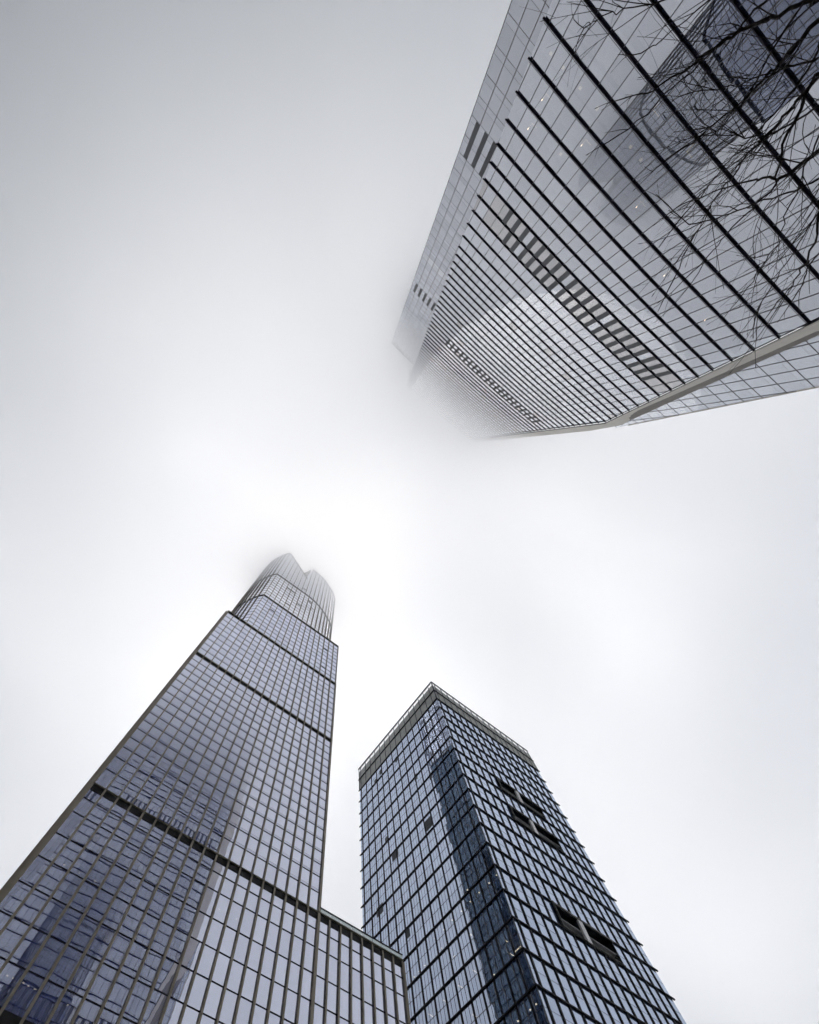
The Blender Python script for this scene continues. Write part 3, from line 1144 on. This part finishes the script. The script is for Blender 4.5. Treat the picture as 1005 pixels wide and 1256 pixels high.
def tube(j, pts, radii, sides=5):
    n = len(pts)
    vs = []
    for i, p in enumerate(pts):
        d = (pts[min(i + 1, n - 1)] - pts[max(i - 1, 0)]).normalized()
        a = d.orthogonal().normalized(); b = d.cross(a)
        if i and abs(d.dot(prev_d)) > 0.2:
            a = (prev_a - d * prev_a.dot(d)).normalized(); b = d.cross(a)
        prev_d, prev_a = d, a
        for k in range(sides):
            an = 2 * math.pi * k / sides
            vs.append(p + (a * math.cos(an) + b * math.sin(an)) * radii[i])
    fs = [tuple(range(sides - 1, -1, -1)), tuple((n - 1) * sides + k for k in range(sides))]
    for i in range(n - 1):
        for k in range(sides):
            k2 = (k + 1) % sides
            fs.append((i * sides + k, i * sides + k2, (i + 1) * sides + k2, (i + 1) * sides + k))
    j.solid(vs, fs)


def twig(j, start, d, length, rad, depth, rng):
    n = max(3, int(length / 0.09))
    pts, rr = [start], [rad]
    p = start.copy(); d = d.normalized()
    bend = Vector((rng.gauss(0, 1), rng.gauss(0, 1), rng.gauss(0, .6))) * 0.05
    for i in range(n):
        d = (d + bend + Vector((rng.gauss(0, .055), rng.gauss(0, .055), rng.gauss(0, .05)))).normalized()
        p = p + d * (length / n)
        pts.append(p.copy()); rr.append(rad * (1 - 0.62 * (i + 1) / n))
        if depth > 0 and rng.random() < 0.42 and i < n - 1:
            side = Vector((rng.gauss(0, 1), rng.gauss(0, 1), rng.gauss(0, .7)))
            side = (side - d * side.dot(d)).normalized()
            nd = d + side * rng.uniform(0.35, 0.9)
            twig(j, p.copy(), nd, length * rng.uniform(0.3, 0.6), rr[-1] * 0.75, depth - 1, rng)
    tube(j, pts, rr, 4)
    if rng.random() < 0.7:                          # bud at the tip
        e = pts[-1]
        tube(j, [e - d * .005, e + d * .012, e + d * .03], [rr[-1] * 1.1, rr[-1] * 2.0, rr[-1] * .5], 4)


rng = random.Random(21)
fork = TREE + Vector((-0.9, 0.3, 6.0))
tj = Joined()
tube(tj, [TREE, TREE + Vector((-.1, .05, 1.2)), TREE + Vector((-.25, .1, 3.2)), TREE + Vector((-.5, .2, 4.8)), fork], [.24, .19, .165, .14, .10], 12)
tj.build("trunk", 'bark', tree)
for hgt, rad, px in BRANCHES:
    j = Joined()
    pts = []
    nP = len(px)
    for i, (x, y) in enumerate(px):
        r = ray(x, y)
        hh = hgt + 0.35 * math.sin(i * 0.9 + hgt * 7) * 0.6 + 0.16 * i / nP
        pts.append(r * hh)
    base = fork + Vector((rng.uniform(-.1, .1), rng.uniform(-.1, .1), rng.uniform(-1.4, 0.0)))
    lead = [base, base.lerp(pts[0], .5) + Vector((0, 0, .35)), pts[0]]
    full = lead[:-1] + pts
    # subdivide with a little irregularity
    fine = []
    for i in range(len(full) - 1):
        k = 3
        for q in range(k):
            c = full[i].lerp(full[i + 1], q / k)
            if q:
                c += Vector((rng.gauss(0, .005), rng.gauss(0, .005), rng.gauss(0, .02)))
            fine.append(c)
    fine.append(full[-1])
    n = len(fine)
    R = [0.50 * rad * (1.5 - 1.28 * (i / (n - 1)) ** 0.8) for i in range(n)]
    R = [max(x, .0035) for x in R]
    tube(j, fine, R, 6)
    for i in range(5, n - 1):
        d = (fine[i + 1] - fine[i - 1]).normalized()
        for _ in range(2):
            if rng.random() < 0.28:
                side = Vector((rng.gauss(0, 1), rng.gauss(0, 1), rng.gauss(0, .8)))
                side = (side - d * side.dot(d)).normalized()
                twig(j, fine[i], d + side * rng.uniform(.2, .6), rng.uniform(.3, .85) * (1.15 - .5 * i / n), max(R[i] * .4, .0032), 1, rng)
    twig(j, fine[-1], fine[-1] - fine[-2], .25, .0045, 1, rng)
    j.build("branch", 'bark', tree)

# ================================================================== AIR AND CLOUD
# the deck is thicker, so darker underneath, towards the north-west
def cloud_deck():
    base, n, half = 318.0, 44, 3500.0
    xs = []
    for i in range(n + 1):
        u = 2 * i / n - 1
        xs.append(half * (abs(u) ** 2.2) * (1 if u >= 0 else -1))
    vs, fs = [], []

    def top(x, y):
        s_ = -0.50 * x - 0.86 * y
        k = min(max((s_ - 10) / 520.0, 0), 1)
        k = k * k * (3 - 2 * k)
        edge = max(abs(x), abs(y)) >= half - 1
        k2 = min(max((-s_ - 150) / 600.0, 0), 1)
        w = -45 * k2 if edge else noise.fractal(Vector((x / 210, y / 210, 3.1)), 1.0, 2.0, 3) * 62 - 45 * k2
        return 490 + 340 * k + w - (0 if edge else 15 * math.exp(-((x - 5) ** 2 + (y - 115) ** 2) / 9000.0))
    for layer in (0, 1):
        for y in xs:
            for x in xs:
                dip = 8 * math.exp(-((x + 25) ** 2 + (y - 85) ** 2) / 8100.0)
                vs.append((x, y, top(x, y) if layer else base - dip + (noise.fractal(Vector((x / 130, y / 130, 9.4)), 1.0, 2.0, 3) * 26 if max(abs(x), abs(y)) < half - 1 else 0)))
    m_ = n + 1
    off_ = m_ * m_
    for j_ in range(n):
        for i in range(n):
            a = j_ * m_ + i
            fs.append((a, a + m_, a + m_ + 1, a + 1))
            fs.append((a + off_, a + 1 + off_, a + m_ + 1 + off_, a + m_ + off_))
    for i in range(n):
        a = i; fs.append((a, a + 1, a + 1 + off_, a + off_))
        a = n * m_ + i; fs.append((a + 1, a, a + off_, a + 1 + off_))
        a = i * m_; fs.append((a + m_, a, a + off_, a + m_ + off_))
        a = i * m_ + n; fs.append((a, a + m_, a + m_ + off_, a + off_))
    me = bpy.data.meshes.new("low_cloud")
    me.from_pydata(vs, [], fs)
    me.materials.append(volume_mat("cloud_vapour", 0.019, (0.979, 0.989, 1.0), 0.66))
    o = bpy.data.objects.new("low_cloud", me)
    COL.objects.link(o)
    o["kind"] = "stuff"


cloud_deck()
